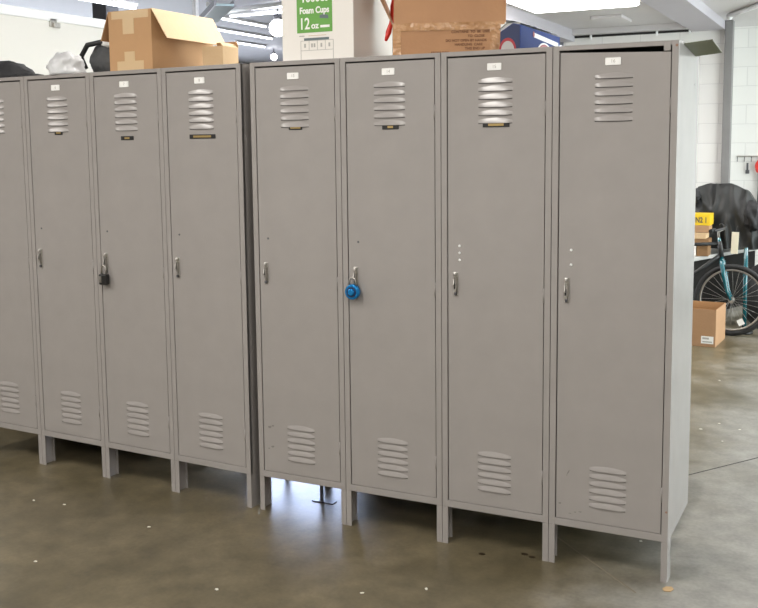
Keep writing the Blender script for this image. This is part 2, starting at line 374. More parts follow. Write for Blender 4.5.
# bins and floor light, both unseen, added to shade and light the floor underneath
for x0, x1, l in ((.13, .80, 'low grey storage bin behind the second locker of the near row'), (.86, 1.5, 'low grey storage bin behind the end locker of the near row'),
                  (-1.45, -.85, 'low grey storage bin behind the far row, next to the gap'), (-2.55, -1.5, 'low grey storage bin behind the leftmost lockers')):
    t = thing('storage_bin', l, 'bin', ((x0 + x1) / 2, .95 if x0 > 0 else (.85 if x0 > -1.46 else .90), 0), 0 if x0 > 0 else -.0493, 'bins behind the lockers')
    hx = (x1 - x0) / 2
    m = MB(); m.box((-hx, -.3, 0), (hx, .3, .03), M['dkpanel'])
    for sx in (-1, 1): m.box((sx * hx - .01 * sx, -.3, .03), (sx * hx - .03 * sx, .3, .42), M['dkpanel'])
    for sy in (-1, 1): m.box((-hx + .03, sy * .3, .03), (hx - .03, sy * .28, .42), M['dkpanel'])
    m.build('tub', t)
    MB().box((-hx - .01, -.31, .42), (hx + .01, .31, .45), M['dkpanel'], bev=.008).build('lid', t)
t = thing('work_lamp', 'low work lamp standing on the floor behind the gap between the locker rows', 'lamp', (-.36, .98, 0), R(24))
MB().tube([(-.28, -.10, .012), (-.28, .12, .012), (-.28, .0, .012), (-.28, 0, .27)], .009, M['black']).tube([(.28, -.10, .012), (.28, .12, .012), (.28, 0, .012), (.28, 0, .27)], .009, M['black']).tube([(-.28, .12, .012), (.28, .12, .012)], .009, M['black']).build('stand', t)
hd = MB().box((-.26, -.03, -.08), (.26, .04, .08), M['black'], bev=.01).build('housing', t, (0, 0, 0.27), (R(-14), 0, 0))
MB().box((-.245, -.036, -.065), (.245, -.03, .065), M['day']).build('lamp_glass', hd)
area('lamp_light', hd, 0.48, .12, 4.2, (.55, .68, 1), (0, -.04, 0), (pi / 2, 0, 0))
# ---------------------------------------------------------------- lockers
H, ZB, DEP = 1.98, .156, .45
def locker(loc, rz, W, label, group, num=None, strip_kind=None, wedge=False, studs=None, hole=True, scuffs=()):
    t = thing('locker', label, 'locker', loc, rz, group)
    P = M['paint']; g = .001; S0, S1 = .0265, W - .0265; TB, TT = .187, 1.956
    # carcass
    m = MB()
    m.box((g, .002, ZB), (g + .003, DEP, H), P); m.box((W - g - .003, .002, ZB), (W - g, DEP, H), P)
    m.box((g + .003, DEP - .003, ZB), (W - g - .003, DEP, H), P)
    m.box((g + .003, .002, H - .003), (W - g - .003, DEP - .003, H), P); m.box((g + .003, .002, ZB), (W - g - .003, DEP - .003, ZB + .003), P)
    m.box((g + .003, .02, 1.62), (W - g - .003, DEP - .003, 1.623), P)
    # face frame
    m.box((g, 0, ZB), (S0 - .0015, .018, H), P, bev=.0015); m.box((S1 + .0015, 0, ZB), (W - g, .018, H), P, bev=.0015)
    m.box((S0 - .0025, .0003, TT + .0065), (S1 + .0025, .018, H - .0003), P, bev=.0012); m.box((S0 - .0025, .0003, ZB + .0003), (S1 + .0025, .018, TB - .0025), P, bev=.0012)
    if wedge: m.box((S1 - .026, -.004, TT - .012), (S1 - .002, -.0005, H - .006), P, bev=.0018)
    m.build('frame', t)
    # legs: angle iron, front flange and side flange
    for sx, xo in ((1, g), (-1, W - g)):
        for fy in (0, 1):
            y0, y1 = (0.001, .004) if not fy else (DEP - .004, DEP - .001)
            x0 = xo if not fy else xo + sx * .095
            l = MB(); a, b = sorted((x0, x0 + sx * .0235)); l.box((a, y0, 0), (b, y1, ZB - .0005), P)
            a, b = sorted((x0, x0 + sx * .003)); ya, yb = (.004, .072) if not fy else (DEP - .045, DEP - .004)
            if not fy: a2, b2 = sorted((x0, x0 + sx * .014)); l.box((a2, .069, 0), (b2, .072, ZB - .0005), P)
            l.box((a, ya, 0), (b, yb, ZB - .0005), P); l.build('leg', t)
    # door: sheet with real louver slots
    cx = W / 2
    xs0, xs1 = cx - .068, cx + .068
    tops = [1.872 - .0155 - i * .0305 for i in range(6)]; lows = [.407 - .0155 - i * .0285 for i in range(6)]
    slots = [(z - .002, z + .0065) for z in tops + lows]
    d = MB(); yf, yk = .0015, .0195; X0, X1 = S0 + .0030, S1 - .0018
    zs = sorted([TB, TT] + [v for s_ in slots for v in s_])
    for i in range(len(zs) - 1):
        z0, z1 = zs[i], zs[i + 1]; hole_ = any(abs(z0 - s_[0]) < 1e-6 for s_ in slots)
        t0 = t1 = z1
        z1r = z1 - (.012 if wedge and i == len(zs) - 2 else 0)
        for a, b in ((X0, xs0), (xs0, xs1), (xs1, X1)):
            if hole_ and a == xs0: continue
            if wedge and i == len(zs) - 2:
                za = z1 - .014 * (a - X0) / (X1 - X0) - .001; zb = z1 - .014 * (b - X0) / (X1 - X0) - .001
            else: za = zb = z1
            d.quad([(a, yf, z0), (b, yf, z0), (b, yf, zb), (a, yf, za)], P)
    zr = TT - (.015 if wedge else 0); zl = TT - (.001 if wedge else 0)
    d.quad([(X0, yf, TB), (X0, yf, zl), (X0, yk, zl), (X0, yk, TB)], P); d.quad([(X1, yf, TB), (X1, yk, TB), (X1, yk, zr), (X1, yf, zr)], P)
    d.quad([(X0, yf, zl), (X1, yf, zr), (X1, yk, zr), (X0, yk, zl)], P); d.quad([(X0, yf, TB), (X0, yk, TB), (X1, yk, TB), (X1, yf, TB)], P)
    # louvers
    for z in tops + lows:
        NU, NT = 18, 4; rows = []
        for j in range(NT + 1):
            tt = j / NT; row = []
            for i in range(NU + 1):
                s_ = -1 + 2 * i / NU; a = abs(s_)
                h = .0125 + .0085 * (1 - a ** 1.7); dp = .0056 * (1 - a ** 7) * (1 - .15 * a * a)
                yy = -dp * (1 - tt ** 1.25); zz = z + (h * tt) + (.0015 * (1 - tt) * a ** 4)
                row.append(d.bm.verts.new((cx + s_ * .0705, yf - .0002 + yy, zz)))
            rows.append(row)
        fs = []
        for j in range(NT):
            for i in range(NU): fs.append(d.bm.faces.new([rows[j][i], rows[j][i + 1], rows[j + 1][i + 1], rows[j + 1][i]]))
        d._done(fs, P, True)
    dr = d.build('door', t)
    # dark sheet added behind the slots, standing in for the shade inside
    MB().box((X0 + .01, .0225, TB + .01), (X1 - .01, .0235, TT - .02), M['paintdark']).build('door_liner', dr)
    # hinges on the right edge
    for z in (.335, 1.05, 1.755):
        MB().cyl((X1 + .001, .000, z - .028), (X1 + .001, .000, z + .028), .0028, P, 8).build('hinge', dr)
    # latch handle
    hx = X0 + .033; hz = 1.078
    h = MB(); h.box((hx - .0095, yf - .003, hz - .048), (hx + .0095, yf, hz + .046), M['steel'], bev=.0012)
    h.box((hx - .008, yf - .010, hz + .028), (hx + .006, yf - .003, hz + .046), M['knob'], bev=.003)
    h.ball((hx - .001, yf - .010, hz + .037), .0065, M['knob'], 12)
    h.slab([(hx - .007, yf - .003, hz + .026), (hx - .007, yf - .013, hz + .018), (hx - .007, yf - .017, hz - .004), (hx - .007, yf - .013, hz - .010), (hx - .007, yf - .003, hz - .012)], (1, 0, 0), .0045, M['knob'])
    h.slab([(hx + .0025, yf - .003, hz + .026), (hx + .0025, yf - .013, hz + .018), (hx + .0025, yf - .015, hz - .022), (hx + .0025, yf - .003, hz - .034)], (1, 0, 0), .0035, M['chrome'])
    h.box((hx - .0075, yf - .0045, hz - .022), (hx + .002, yf - .0028, hz + .002), M['black'])
    h.box((hx - .005, yf - .012, hz - .046), (hx + .005, yf - .003, hz - .034), M['darksteel'], bev=.002)
    for (sx_, sz_, sw, sh) in scuffs:
        k = MB(); n_ = 10
        k.slab([(sx_ + sw * (1 + .35 * sin(q * 5.3)) * cos(2 * pi * q / n_) + sh * .5 * sin(2 * pi * q / n_), yf - .0003, sz_ + sh * (1 + .3 * cos(q * 3.1)) * sin(2 * pi * q / n_)) for q in range(n_)], (0, -1, 0), .0002, M['scuff'])
        k.build('scuff_mark', dr)
    hd = h.build('handle', dr); hd['label'] = 'worn chrome latch handle'
    # number plate
    px, pz = cx - .004, 1.917
    n = MB().box((px - .028, yf - .0016, pz - .0135), (px + .028, yf - .0001, pz + .0135), M['plate'], bev=.003)
    pl = n.build('number_plate', dr); pl['label'] = 'small white number plate'
    if num: text('plate_number', num, .017, M['inkfade'], pl, (px, yf - .0017, pz))
    # name strips
    if strip_kind:
        w_, zc, core = strip_kind
        n = MB().box((cx - w_ / 2 + .004, yf - .003, zc - .0095), (cx + w_ / 2 + .004, yf - .0001, zc + .0095), M['black'], bev=.0015)
        if core: n.box((cx - core / 2 + .004, yf - .0038, zc - .0045), (cx + core / 2 + .004, yf - .003, zc + .0045), M['brass'])
        n.build('name_strip', dr)
    for z in (studs or ()):
        MB().ball((hx + .015, yf - .001, z), .0052, M['white'], 10, (1, .6, 1)).build('rivet', dr)
    if hole: MB().cyl((hx + .012, yf - .0004, 1.228), (hx + .012, yf - .0012, 1.228), .0048, M['darksteel'], 12).build('rivet', dr)
    return t, hx

bx = [0, .4405, .8872, 1.335, 1.7883]
la = -.0493; ex = Vector((cos(la), sin(la), 0)); LO = Vector((-.0435, -.004, 0)); WL = .4449
GR, GL = 'grey steel lockers of the near row', 'grey steel lockers of the far row'
near1, _ = locker((bx[0], 0, 0), 0, bx[1] - bx[0], 'grey steel locker under the white cup carton, first right of the dark gap', GR, '13', (.066, 1.702, .05), scuffs=((.062, .388, .008, .006), (.078, .395, .006, .004), (.075, .30, .007, .005), (.055, .29, .004, .003)))
_, hxF = locker((bx[1], 0, 0), 0, bx[2] - bx[1], 'grey steel locker with the blue dial padlock', GR, '14', (.074, 1.697, .024))
locker((bx[2], 0, 0), 0, bx[3] - bx[2], 'grey steel locker under the taped brown carton, three rivets above its latch', GR, '15', (.108, 1.6985, .062), studs=(1.228, 1.200, 1.172), hole=False)
endl, _ = locker((bx[3], 0, 0), 0, bx[4] - bx[3], 'grey steel end locker with its pale side showing and a crooked door top', GR, '16', None, wedge=True, studs=(1.229, 1.173), hole=False, scuffs=((.125, .222, .006, .002), (.105, .218, .004, .002), (.085, .21, .005, .0015), (.075, .37, .002, .012), (.045, .245, .005, .003)))
pos = lambda i: LO + ex * (i * .4449)
locker(pos(-1), la, WL, 'grey steel locker at the right end of the far row, shiny upper louvers', GL, '8', (.146, 1.671, .10))
_, hxL = locker(pos(-2), la, WL, 'grey steel locker with the black padlock under the big open box', GL, '7', (.078, 1.669, .03))
locker(pos(-3), la, WL, 'grey steel locker left of the one with the black padlock', GL, '6', (.052, 1.699, .03))
locker(pos(-4), la, WL, 'grey steel locker cut off by the left edge of the photo', GL, '5', (.052, 1.699, .03))
MB().box((.195, .20, 0), (.207, .212, ZB - .0005), M['darksteel']).box((.16, .185, 0), (.27, .225, .004), M['darksteel']).build('center_foot', near1)
# plate on the end locker
p = MB().slab([(.4533, .10, 1.972), (.4533 + .098, .09, 1.980), (.4533 + .098, .34, 1.956), (.4533, .355, 1.948)], (0, 0, 1), .004, M['olive']).build('side_plate', endl)
p['label'] = 'olive metal plate sticking out of the side near the top'
MB().cyl((.445, -.0015, 1.962), (.445, .0, 1.962), .005, M['rust'], 10).build('bolt', endl)
MB().cyl((.445, -.0015, .272), (.445, .0, .272), .004, M['rust'], 10).build('bolt', endl)

# padlocks
def shackle(mb, w_, h, r, m, z0):
    pts = [(-w_ / 2, 0, z0)] + [(-w_ / 2 * cos(a), 0, z0 + h - w_ / 2 + w_ / 2 * sin(a)) for a in [pi * k / 10 for k in range(11)]] + [(w_ / 2, 0, z0)]
    mb.tube(pts, r, m, 8)
c = pos(-2) + ex * (hxL - .002)
t = thing('padlock', 'black keyed padlock with a steel shackle hanging from a locker latch', 'padlock', (c.x + .001, c.y - .021, .972), la, 'padlocks')
MB().box((-.0235, -.013, 0), (.0235, .013, .052), M['black'], bev=.005).build('body', t)
m = MB(); shackle(m, .028, .042, .0042, M['chrome'], .05); m.build('shackle', t)
MB().box((-.017, -.0145, .012), (-.003, -.0128, .042), M['steel']).build('face_label', t)
t = thing('padlock', 'round bright blue dial padlock with a steel shackle', 'padlock', (bx[1] + hxF - .004, -.024, .992), 0, 'padlocks')
MB().tube([(0, .012, .03), (0, .010, .03), (0, -.008, .03), (0, -.012, .03)], [.028, .032, .032, .028], M['bluelock'], 28).build('body', t)
MB().tube([(0, -.012, .03), (0, -.02, .03), (0, -.022, .03)], [.017, .014, .011], M['bluelock'], 20).cyl((0, -.0118, .03), (0, -.0135, .03), .022, M['navy'], 24).build('dial', t)
m = MB(); shackle(m, .030, .036, .0045, M['chrome'], .052); m.build('shackle', t)

# ---------------------------------------------------------------- things on top of the lockers
ZT = 1.981
def carton(name, label, loc, w_, d, h, mat, minn=None, flaps=(), rz=0., group=None, cat='box'):
    """open carton: four walls and a bottom as one mesh, flaps as (edge, length, angle from upright outward)"""
    t = thing(name, label, cat, loc, rz, group); e = .004; minn = minn or M['cardin']
    m = MB()
    m.box((0, 0, 0), (w_, d, e), mat)
    m.box((0, 0, e), (w_, e, h), mat); m.box((0, d - e, e), (w_, d, h), mat); m.box((0, e, e), (e, d - e, h), mat); m.box((w_ - e, e, e), (w_, d - e, h), mat)
    m.quad([(e, e + .0003, e), (e, e + .0003, h), (w_ - e, e + .0003, h), (w_ - e, e + .0003, e)], minn)
    m.quad([(e, d - e - .0003, e), (w_ - e, d - e - .0003, e), (w_ - e, d - e - .0003, h), (e, d - e - .0003, h)], minn)
    m.build('body', t)
    for f in flaps:
        edge, ln, ang = f[:3]; sk = f[3] if len(f) > 3 else .0; mt = f[4] if len(f) > 4 else mat
        c_, s_ = cos(ang), sin(ang)
        if edge == 'right': a, b, o_ = (w_, 0, h), (w_, d, h), (s_, 0, c_); sd = (0, 1, 0)
        if edge == 'left': a, b, o_ = (0, 0, h), (0, d, h), (-s_, 0, c_); sd = (0, 1, 0)
        if edge == 'front': a, b, o_ = (0, 0, h), (w_, 0, h), (0, -s_, c_); sd = (1, 0, 0)
        if edge == 'back': a, b, o_ = (0, d, h), (w_, d, h), (0, s_, c_); sd = (1, 0, 0)
        a, b, o_, sd = map(Vector, (a, b, o_, sd))
        n = o_.cross(sd)
        MB().slab([a, b, b + o_ * ln - sd * sk, a + o_ * ln + sd * sk], n, .0035, mt).build('flap', t)
    return t
# big open box
t = carton('cardboard_box', 'large open cardboard box with taped front, on the far lockers', (-.81, .05, ZT), .25, .47, .272, M['card3'],
           flaps=(('right', .16, R(149), .005, M['cardpale']), ('left', .14, R(157), .004)))
MB().box((.02, -.0012, .235), (.235, -.0002, .27), M['tape']).box((.085, -.0016, .165), (.15, -.0004, .236), M['tape']).build('tape', t)
MB().box((.045, -.0012, .0), (.20, -.0002, .042), M['tape']).box((.09, -.0016, .04), (.15, -.0004, .085), M['tape']).build('tape', t)
# small open box
carton('cardboard_box', 'small open cardboard box behind the big one with the bright flap', (-.405, .22, ZT), .115, .125, .105, M['cardpale'],
       flaps=(('back', .03, R(-25), 0, M['cardin']), ('right', .022, R(-40))))
# cup carton
t = thing('cup_carton', 'tall white foam cup carton with a green label', 'box', (.137, .05, ZT))
MB().box((0, 0, 0), (.343, .37, .46), M['boxwhite'], bev=.003).build('carton', t)
lb = MB().box((.075, -.0012, .115), (.245, -.0002, .285), M['green'], bev=.0004).build('green_label', t)
text('label_text', '1000ct', .046, M['label'], lb, (.16, -.0014, .255), bold=.0012)
text('label_text', 'Foam Cups', .036, M['label'], lb, (.16, -.0014, .205), bold=.0012, sx=.86)
text('label_text', '12', .066, M['label'], lb, (.112, -.0014, .150), bold=.0010, sx=.8)
text('label_text', 'oz', .036, M['label'], lb, (.162, -.0014, .142), bold=.0010)
MB().box((.188, -.0016, .133), (.232, -.0011, .143), M['label']).build('label_mark', lb)
MB().slab([(.185, -.0013, .172), (.228, -.0013, .168), (.226, -.0013, .182), (.210, -.0013, .186), (.205, -.0013, .196), (.200, -.0013, .186), (.186, -.0013, .184)], (0, -1, 0), .0004, M['greygreen']).build('label_mark', lb)
m = MB()
MI = M['inkfade']
for x in (.092, .132, .172, .210, .248): m.box((x - .001, -.0009, (.0 if x in (.092, .248) else .042)), (x + .001, -.0002, .082), MI)
m.box((.092, -.0009, .081), (.248, -.0002, .083), MI); m.box((.092, -.0009, .041), (.248, -.0002, .043), MI)
m.box((.108, -.001, .083), (.228, -.0002, .093), M['greygreen'])
for x, k in ((.112, 0), (.146, 1), (.158, 1), (.191, 2), (.229, 3)): m.box((x - .004, -.0009, .054), (x + .004, -.0002, .070), MI)
m.build('printed_table', t)
MB().box((.085, -.0008, .100), (.11, -.0002, .104), MI).box((.13, -.0008, .101), (.215, -.0002, .103), M['cardpale']).build('printed_line', t)
# taped brown carton with its flaps up
t = thing('cardboard_carton', 'brown carton wrapped in shiny clear tape with flaps standing up', 'box', (.655, .055, ZT), R(19))
cw, cd = .452, .26
m = MB(); m.box((0, 0, 0), (cw, .004, .118), M['card2']); m.box((0, cd - .004, 0), (cw, cd, .118), M['card2']); m.box((0, .004, 0), (.004, cd - .004, .118), M['card2']); m.box((cw - .004, .004, 0), (cw, cd - .004, .118), M['card2']); m.box((0.004, .004, 0), (cw - .004, cd - .004, .004), M['card2'])
m.build('body', t)
MB().slab([(0.004, .0, .119), (cw - .002, .0, .119), (cw - .002, .03, .30), (.004, .03, .30)], (0, 1, 0), .004, M['card2']).build('flap', t)
MB().slab([(0, .0, .119), (0, cd, .119), (-.095, cd - .02, .29), (-.06, .0, .29)], (0, 0, 1), .004, M['card2']).build('flap', t)
MB().slab([(cw, .0, .119), (cw, cd, .119), (cw + .002, cd, .29), (cw + .002, .0, .29)], (-1, 0, 0), .004, M['card2']).build('flap', t)
tp = MB(); random.seed(3)
def wrinkle(m, x0, x1, z0, z1, nx, nz, amp, y=-.001, seed=0):
    vs = [[m.bm.verts.new((x0 + (x1 - x0) * i / nx, y - amp * abs(noise.noise(Vector((i * .45, j * .5, seed * 3.7)))), z0 + (z1 - z0) * j / nz + .004 * noise.noise(Vector((i * .5, 9, seed))))) for i in range(nx + 1)] for j in range(nz + 1)]
    m._done([m.bm.faces.new([vs[j][i], vs[j][i + 1], vs[j + 1][i + 1], vs[j + 1][i]]) for j in range(nz) for i in range(nx)], M['cleartape'], True)
wrinkle(tp, .0, cw, .098, .128, 60, 5, .009, seed=1); tp.build('clear_tape', t)
tp = MB(); wrinkle(tp, .0, .034, .0, .10, 5, 20, .006, seed=2); tp.build('clear_tape', t)
tp = MB(); wrinkle(tp, .39, .445, .0, .10, 5, 20, .002, seed=5); tp.build('clear_tape', t)
for k, (s_, x, z) in enumerate((('CONTAINS  TO  BE  USED', .325, .090), ('TO  CLOSE', .345, .073), ('DO NOT OPEN BY HANDS', .305, .056), ('HANDLING  CARE', .315, .040), ('THIS END UP', .340, .024), ('STORE DRY', .20, .009))):
    text('carton_print', s_, .0135, M['inkbrown'], t, (x - .01, -.0006, z), bold=.0004)
tag(MB().tube([(-.045 + .652 - .02 * i - .004, .10 + .01 * i, 2.05 + .0) for i in range(1)] + [(.606, .12, 2.085), (.612, .13, 2.12), (.622, .14, 2.15), (.618, .14, 2.19), (.636, .14, 2.22), (.630, .14, 2.30)], [.006, .012, .008, .016, .012, .02, .016], M['red'], 8).build('red_ribbon'), 'crumpled red ribbon caught beside the brown carton flap', 'ribbon')
# blue box
t = thing('blue_box', 'blue printed box with white stripe and red rings on the end locker', 'box', (1.112, .055, ZT))
m = MB(); prof = [(0, 0), (.08, 0), (.08, .093), (.05, .10), (0, .07)]
Lb = .53
m.slab([(x, 0, z) for x, z in prof], (0, 1, 0), Lb, M['blue']); m.build('carton', t)
MB().slab([(.0, -.001, 0), (.078, -.001, 0), (.078, -.001, .09), (.05, -.001, .098), (0, -.001, .068)], (0, -1, 0), .0008, M['navy']).build('end_panel', t)
MB().slab([(.081, .16, .06), (.081, .165, .078), (.081, .50, .066), (.081, .50, .048)], (1, 0, 0), .0008, M['label']).build('stripe', t)
MB().tube([(.0815, .16, .071), (.0825, .16, .071)], .011, M['redprint'], 14).build('red_dot', t)
for rr, mm, th in ((.105, M['label'], 0), (.092, M['redprint'], .0005), (.066, M['label'], .001)):
    pts = [(.081 + th, .31 + rr * cos(a), .0 + rr * sin(a) * .47) for a in [pi * k / 16 for k in range(17)]]
    MB().slab(pts, (1, 0, 0), .0008, mm).build('ring', t)
pts = [(.03 + .034 * cos(a), -.002, .046 * sin(a)) for a in [pi * k / 16 for k in range(17)]]
MB().slab(pts, (0, -1, 0), .0006, M['redprint']).build('ring', t)
pts = [(.03 + .026 * cos(a), -.0027, .034 * sin(a)) for a in [pi * k / 16 for k in range(17)]]
MB().slab(pts, (0, -1, 0), .0006, M['tabletop']).build('ring', t)
MB().slab([(-.001, .004, .045), (-.001, .4, .045), (-.001, .4, .118), (-.001, .06, .112)], (-1, 0, 0), .001, M['label']).slab([(0, .003, .07), (.079, .003, .09), (.079, .003, .104), (0, .003, .098)], (0, 1, 0), .001, M['label']).build('flap', t)
m = MB(); vs = []
for j in range(17):
    row = []
    for i in range(13):
        x = -.002 + .086 * i / 12; y = -.01 + (Lb + .01) * j / 16
        zt = .072 + (.033 * i / 6 if i <= 6 else .033 - .012 * (i - 6) / 6)
        row.append(m.bm.verts.new((x, y, zt + .004 + .008 * abs(noise.noise(Vector((x * 26, y * 16, 1)))))))
    vs.append(row)
m._done([m.bm.faces.new([vs[j][i], vs[j][i + 1], vs[j + 1][i + 1], vs[j + 1][i]]) for j in range(16) for i in range(12)], M['label'], True)
m.build('tissue_top', t)
# bags on the far lockers
tag(MB().blob((-1.74, .24, ZT + .02), (.22, .15, .085), M['blackcloth'], 4, .12, 2., ZT, .03).blob((-1.50, .22, ZT + .005), (.10, .08, .022), M['blackcloth'], 6, .2, 2., ZT, .03).build('black_bag'), 'flat black cloth bag lying at the left end of the far lockers', 'bag')
tag(MB().blob((-1.14, .11, ZT + .035), (.092, .07, .070), M['film'], 9, .3, 2.0, ZT, .05).build('plastic_bag'), 'crumpled clear plastic bag on the far lockers', 'bag')
t = thing('grey_backpack', 'grey fabric pack with a black strap beside the big open box', 'bag', (-1.075, .33, ZT))
MB().blob((0.03, 0, .07), (.115, .085, .105), M['greycloth'], 11, .15, 1.8, .0, .03).build('body', t)
MB().tube([(-.095, -.05, .04), (-.115, -.06, .10), (-.06, -.07, .155), (.03, -.07, .165), (.09, -.05, .15)], .013, M['black'], 8).build('strap', t)
MB().blob((.07, -.02, .165), (.075, .06, .035), M['label'], 3, .2, 2, None).build('white_cloth', t)

# ---------------------------------------------------------------- right background
# skewed low table with things on it
e1 = Vector((.339, .941, 0)); n1 = Vector((-.941, .339, 0)); p0 = Vector((1.035, 5.28, 0))
ang = math.atan2(e1.y, e1.x)
t = thing('low_table', 'low dark table with a pale worn top behind the bicycle', 'table', p0, ang)
MB().box((0, 0, .575), (1.3, .75, .61), M['tabletop'], bev=.006).build('top', t)
MB().box((.02, .03, .06), (1.28, .05, .575), M['dkpanel']).box((.02, .05, .06), (.04, .72, .575), M['dkpanel']).build('side_panel', t)
for x, y in ((.05, .08), (1.25, .08), (.05, .70), (1.25, .70)): MB().box((x - .025, y - .025, 0), (x + .025, y + .025, .575), M['dkpanel']).build('leg', t)
# tarpaulin heap
def lerp_tab(tab, x):
    for (a, fa), (b_, fb) in zip(tab, tab[1:]):
        if x <= b_: k = (x - a) / (b_ - a); k = k * k * (3 - 2 * k); return fa + (fb - fa) * k
    return tab[-1][1]
m = MB(); NX, NV = 72, 60; rows = []
top = [(.93, 1.12), (1.0, 1.21), (1.10, 1.235), (1.26, 1.245), (1.40, 1.19), (1.52, 1.06), (1.62, .94), (1.70, .76)]
for j in range(NV + 1):
    v = j / NV; row = []
    for i in range(NX + 1):
        x = .93 + .77 * i / NX; zt = lerp_tab(top, x)
        if v < .3: y = 6.55 - .1 * (v / .3); z = .65 + (zt - .12 - .65) * v / .3
        elif v < .55: k = (v - .3) / .25; y = 6.45 - .55 * k; z = zt - .12 * (1 - sin(k * pi / 2))
        else:
            k = (v - .55) / .45; y = 5.90 - .17 * sin(k * pi / 2); z = zt - (zt - .66) * (k ** 1.25)
        fold = noise.noise(Vector((x * 7 + z * 2.2, z * 1.3 - x * 3, 3))); fine = noise.noise(Vector((x * 17 - z * 6, z * 6, 8)))
        amp = min(1, v * 5)
        y -= amp * (.07 * (1 - abs(fold) * 2.4) + .02 * fine)
        z += amp * (.012 * fold + .008 * fine)
        row.append(m.bm.verts.new((x, y, max(z, .62))))
    rows.append(row)
m._done([m.bm.faces.new([rows[j][i], rows[j][i + 1], rows[j + 1][i + 1], rows[j + 1][i]]) for j in range(NV) for i in range(NX)], M['tarp'], True)
tag(m.build('tarpaulin'), 'big black tarpaulin heap piled on the low table', 'tarpaulin')
tag(MB().blob((1.49, 5.66, .97), (.075, .07, .13), M['blackcloth'], 8, .25, 2, None, .05).build('black_bundle'), 'small glossy black bundle on the right of the tarpaulin heap', 'bundle')
tag(MB().blob((.985, 5.74, 1.13), (.042, .05, .06), M['blackcloth'], 12, .2, 2, None, .03).build('felt_hat'), 'small black hat resting at the left of the tarpaulin heap', 'cap')
# cartons on the table
def sbox(name, a, b, m_, label, cat='box', bev=.003):
    return tag(MB().box(a, b, m_, bev=bev).build(name), label, cat)
sbox('carton', (.86, 5.42, .612), (1.045, 5.62, .70), M['boxwhite'], 'small white carton on the low table edge beside the locker')
sbox('carton', (1.05, 5.44, .612), (1.15, 5.60, .71), M['cardedge'], 'small dark brown carton on the low table under the tan one')
sbox('carton', (.86, 5.42, .712), (1.155, 5.62, .765), M['cardedge'], 'flat dark brown carton in the stack on the low table')
sbox('carton', (.86, 5.42, .767), (1.13, 5.62, .82), M['cardpale'], 'flat pale carton in the stack on the low table')
sbox('carton', (.86, 5.42, .822), (1.155, 5.62, .885), M['card'], 'tan carton under the yellow box')
t = thing('yellow_box', 'yellow box with black lettering on top of the carton stack', 'box', (.86, 5.42, .887))
MB().box((0, 0, 0), (.305, .2, .10), M['yellow'], bev=.002).build('carton', t)
text('box_lettering', 'SUN2 1', .066, M['ink'], t, (.20, -.001, .045), bold=.002, sx=.75)

# bicycles
def wheel(mb_parent, c, r, name='wheel'):
    w_ = MB().build  # noqa
    t_ = MB(); n = 48
    t_.tube([(c[0] + r * cos(2 * pi * k / n), c[1], c[2] + r * sin(2 * pi * k / n)) for k in range(n)], .021, M['tyre'], 10, closed=True)
    o = t_.build('tyre', mb_parent)
    ri = r - .028
    MB().tube([(c[0] + ri * cos(2 * pi * k / n), c[1], c[2] + ri * sin(2 * pi * k / n)) for k in range(n)], .0095, M['chrome'], 8, closed=True).build('rim', mb_parent)
    s = MB()
    for k in range(28):
        a = 2 * pi * k / 28; sd = .025 if k % 2 else -.025; a2 = a + (.5 if k % 4 < 2 else -.5)
        s.tube([(c[0] + .02 * cos(a2), c[1] + sd, c[2] + .02 * sin(a2)), (c[0] + ri * cos(a), c[1], c[2] + ri * sin(a))], .0012, M['chrome'], 4)
    s.build('spokes', mb_parent)
    MB().cyl((c[0], c[1] - .04, c[2]), (c[0], c[1] + .04, c[2]), .022, M['chrome']).cyl((c[0], c[1] - .055, c[2]), (c[0], c[1] + .055, c[2]), .008, M['steel']).build('hub', mb_parent)
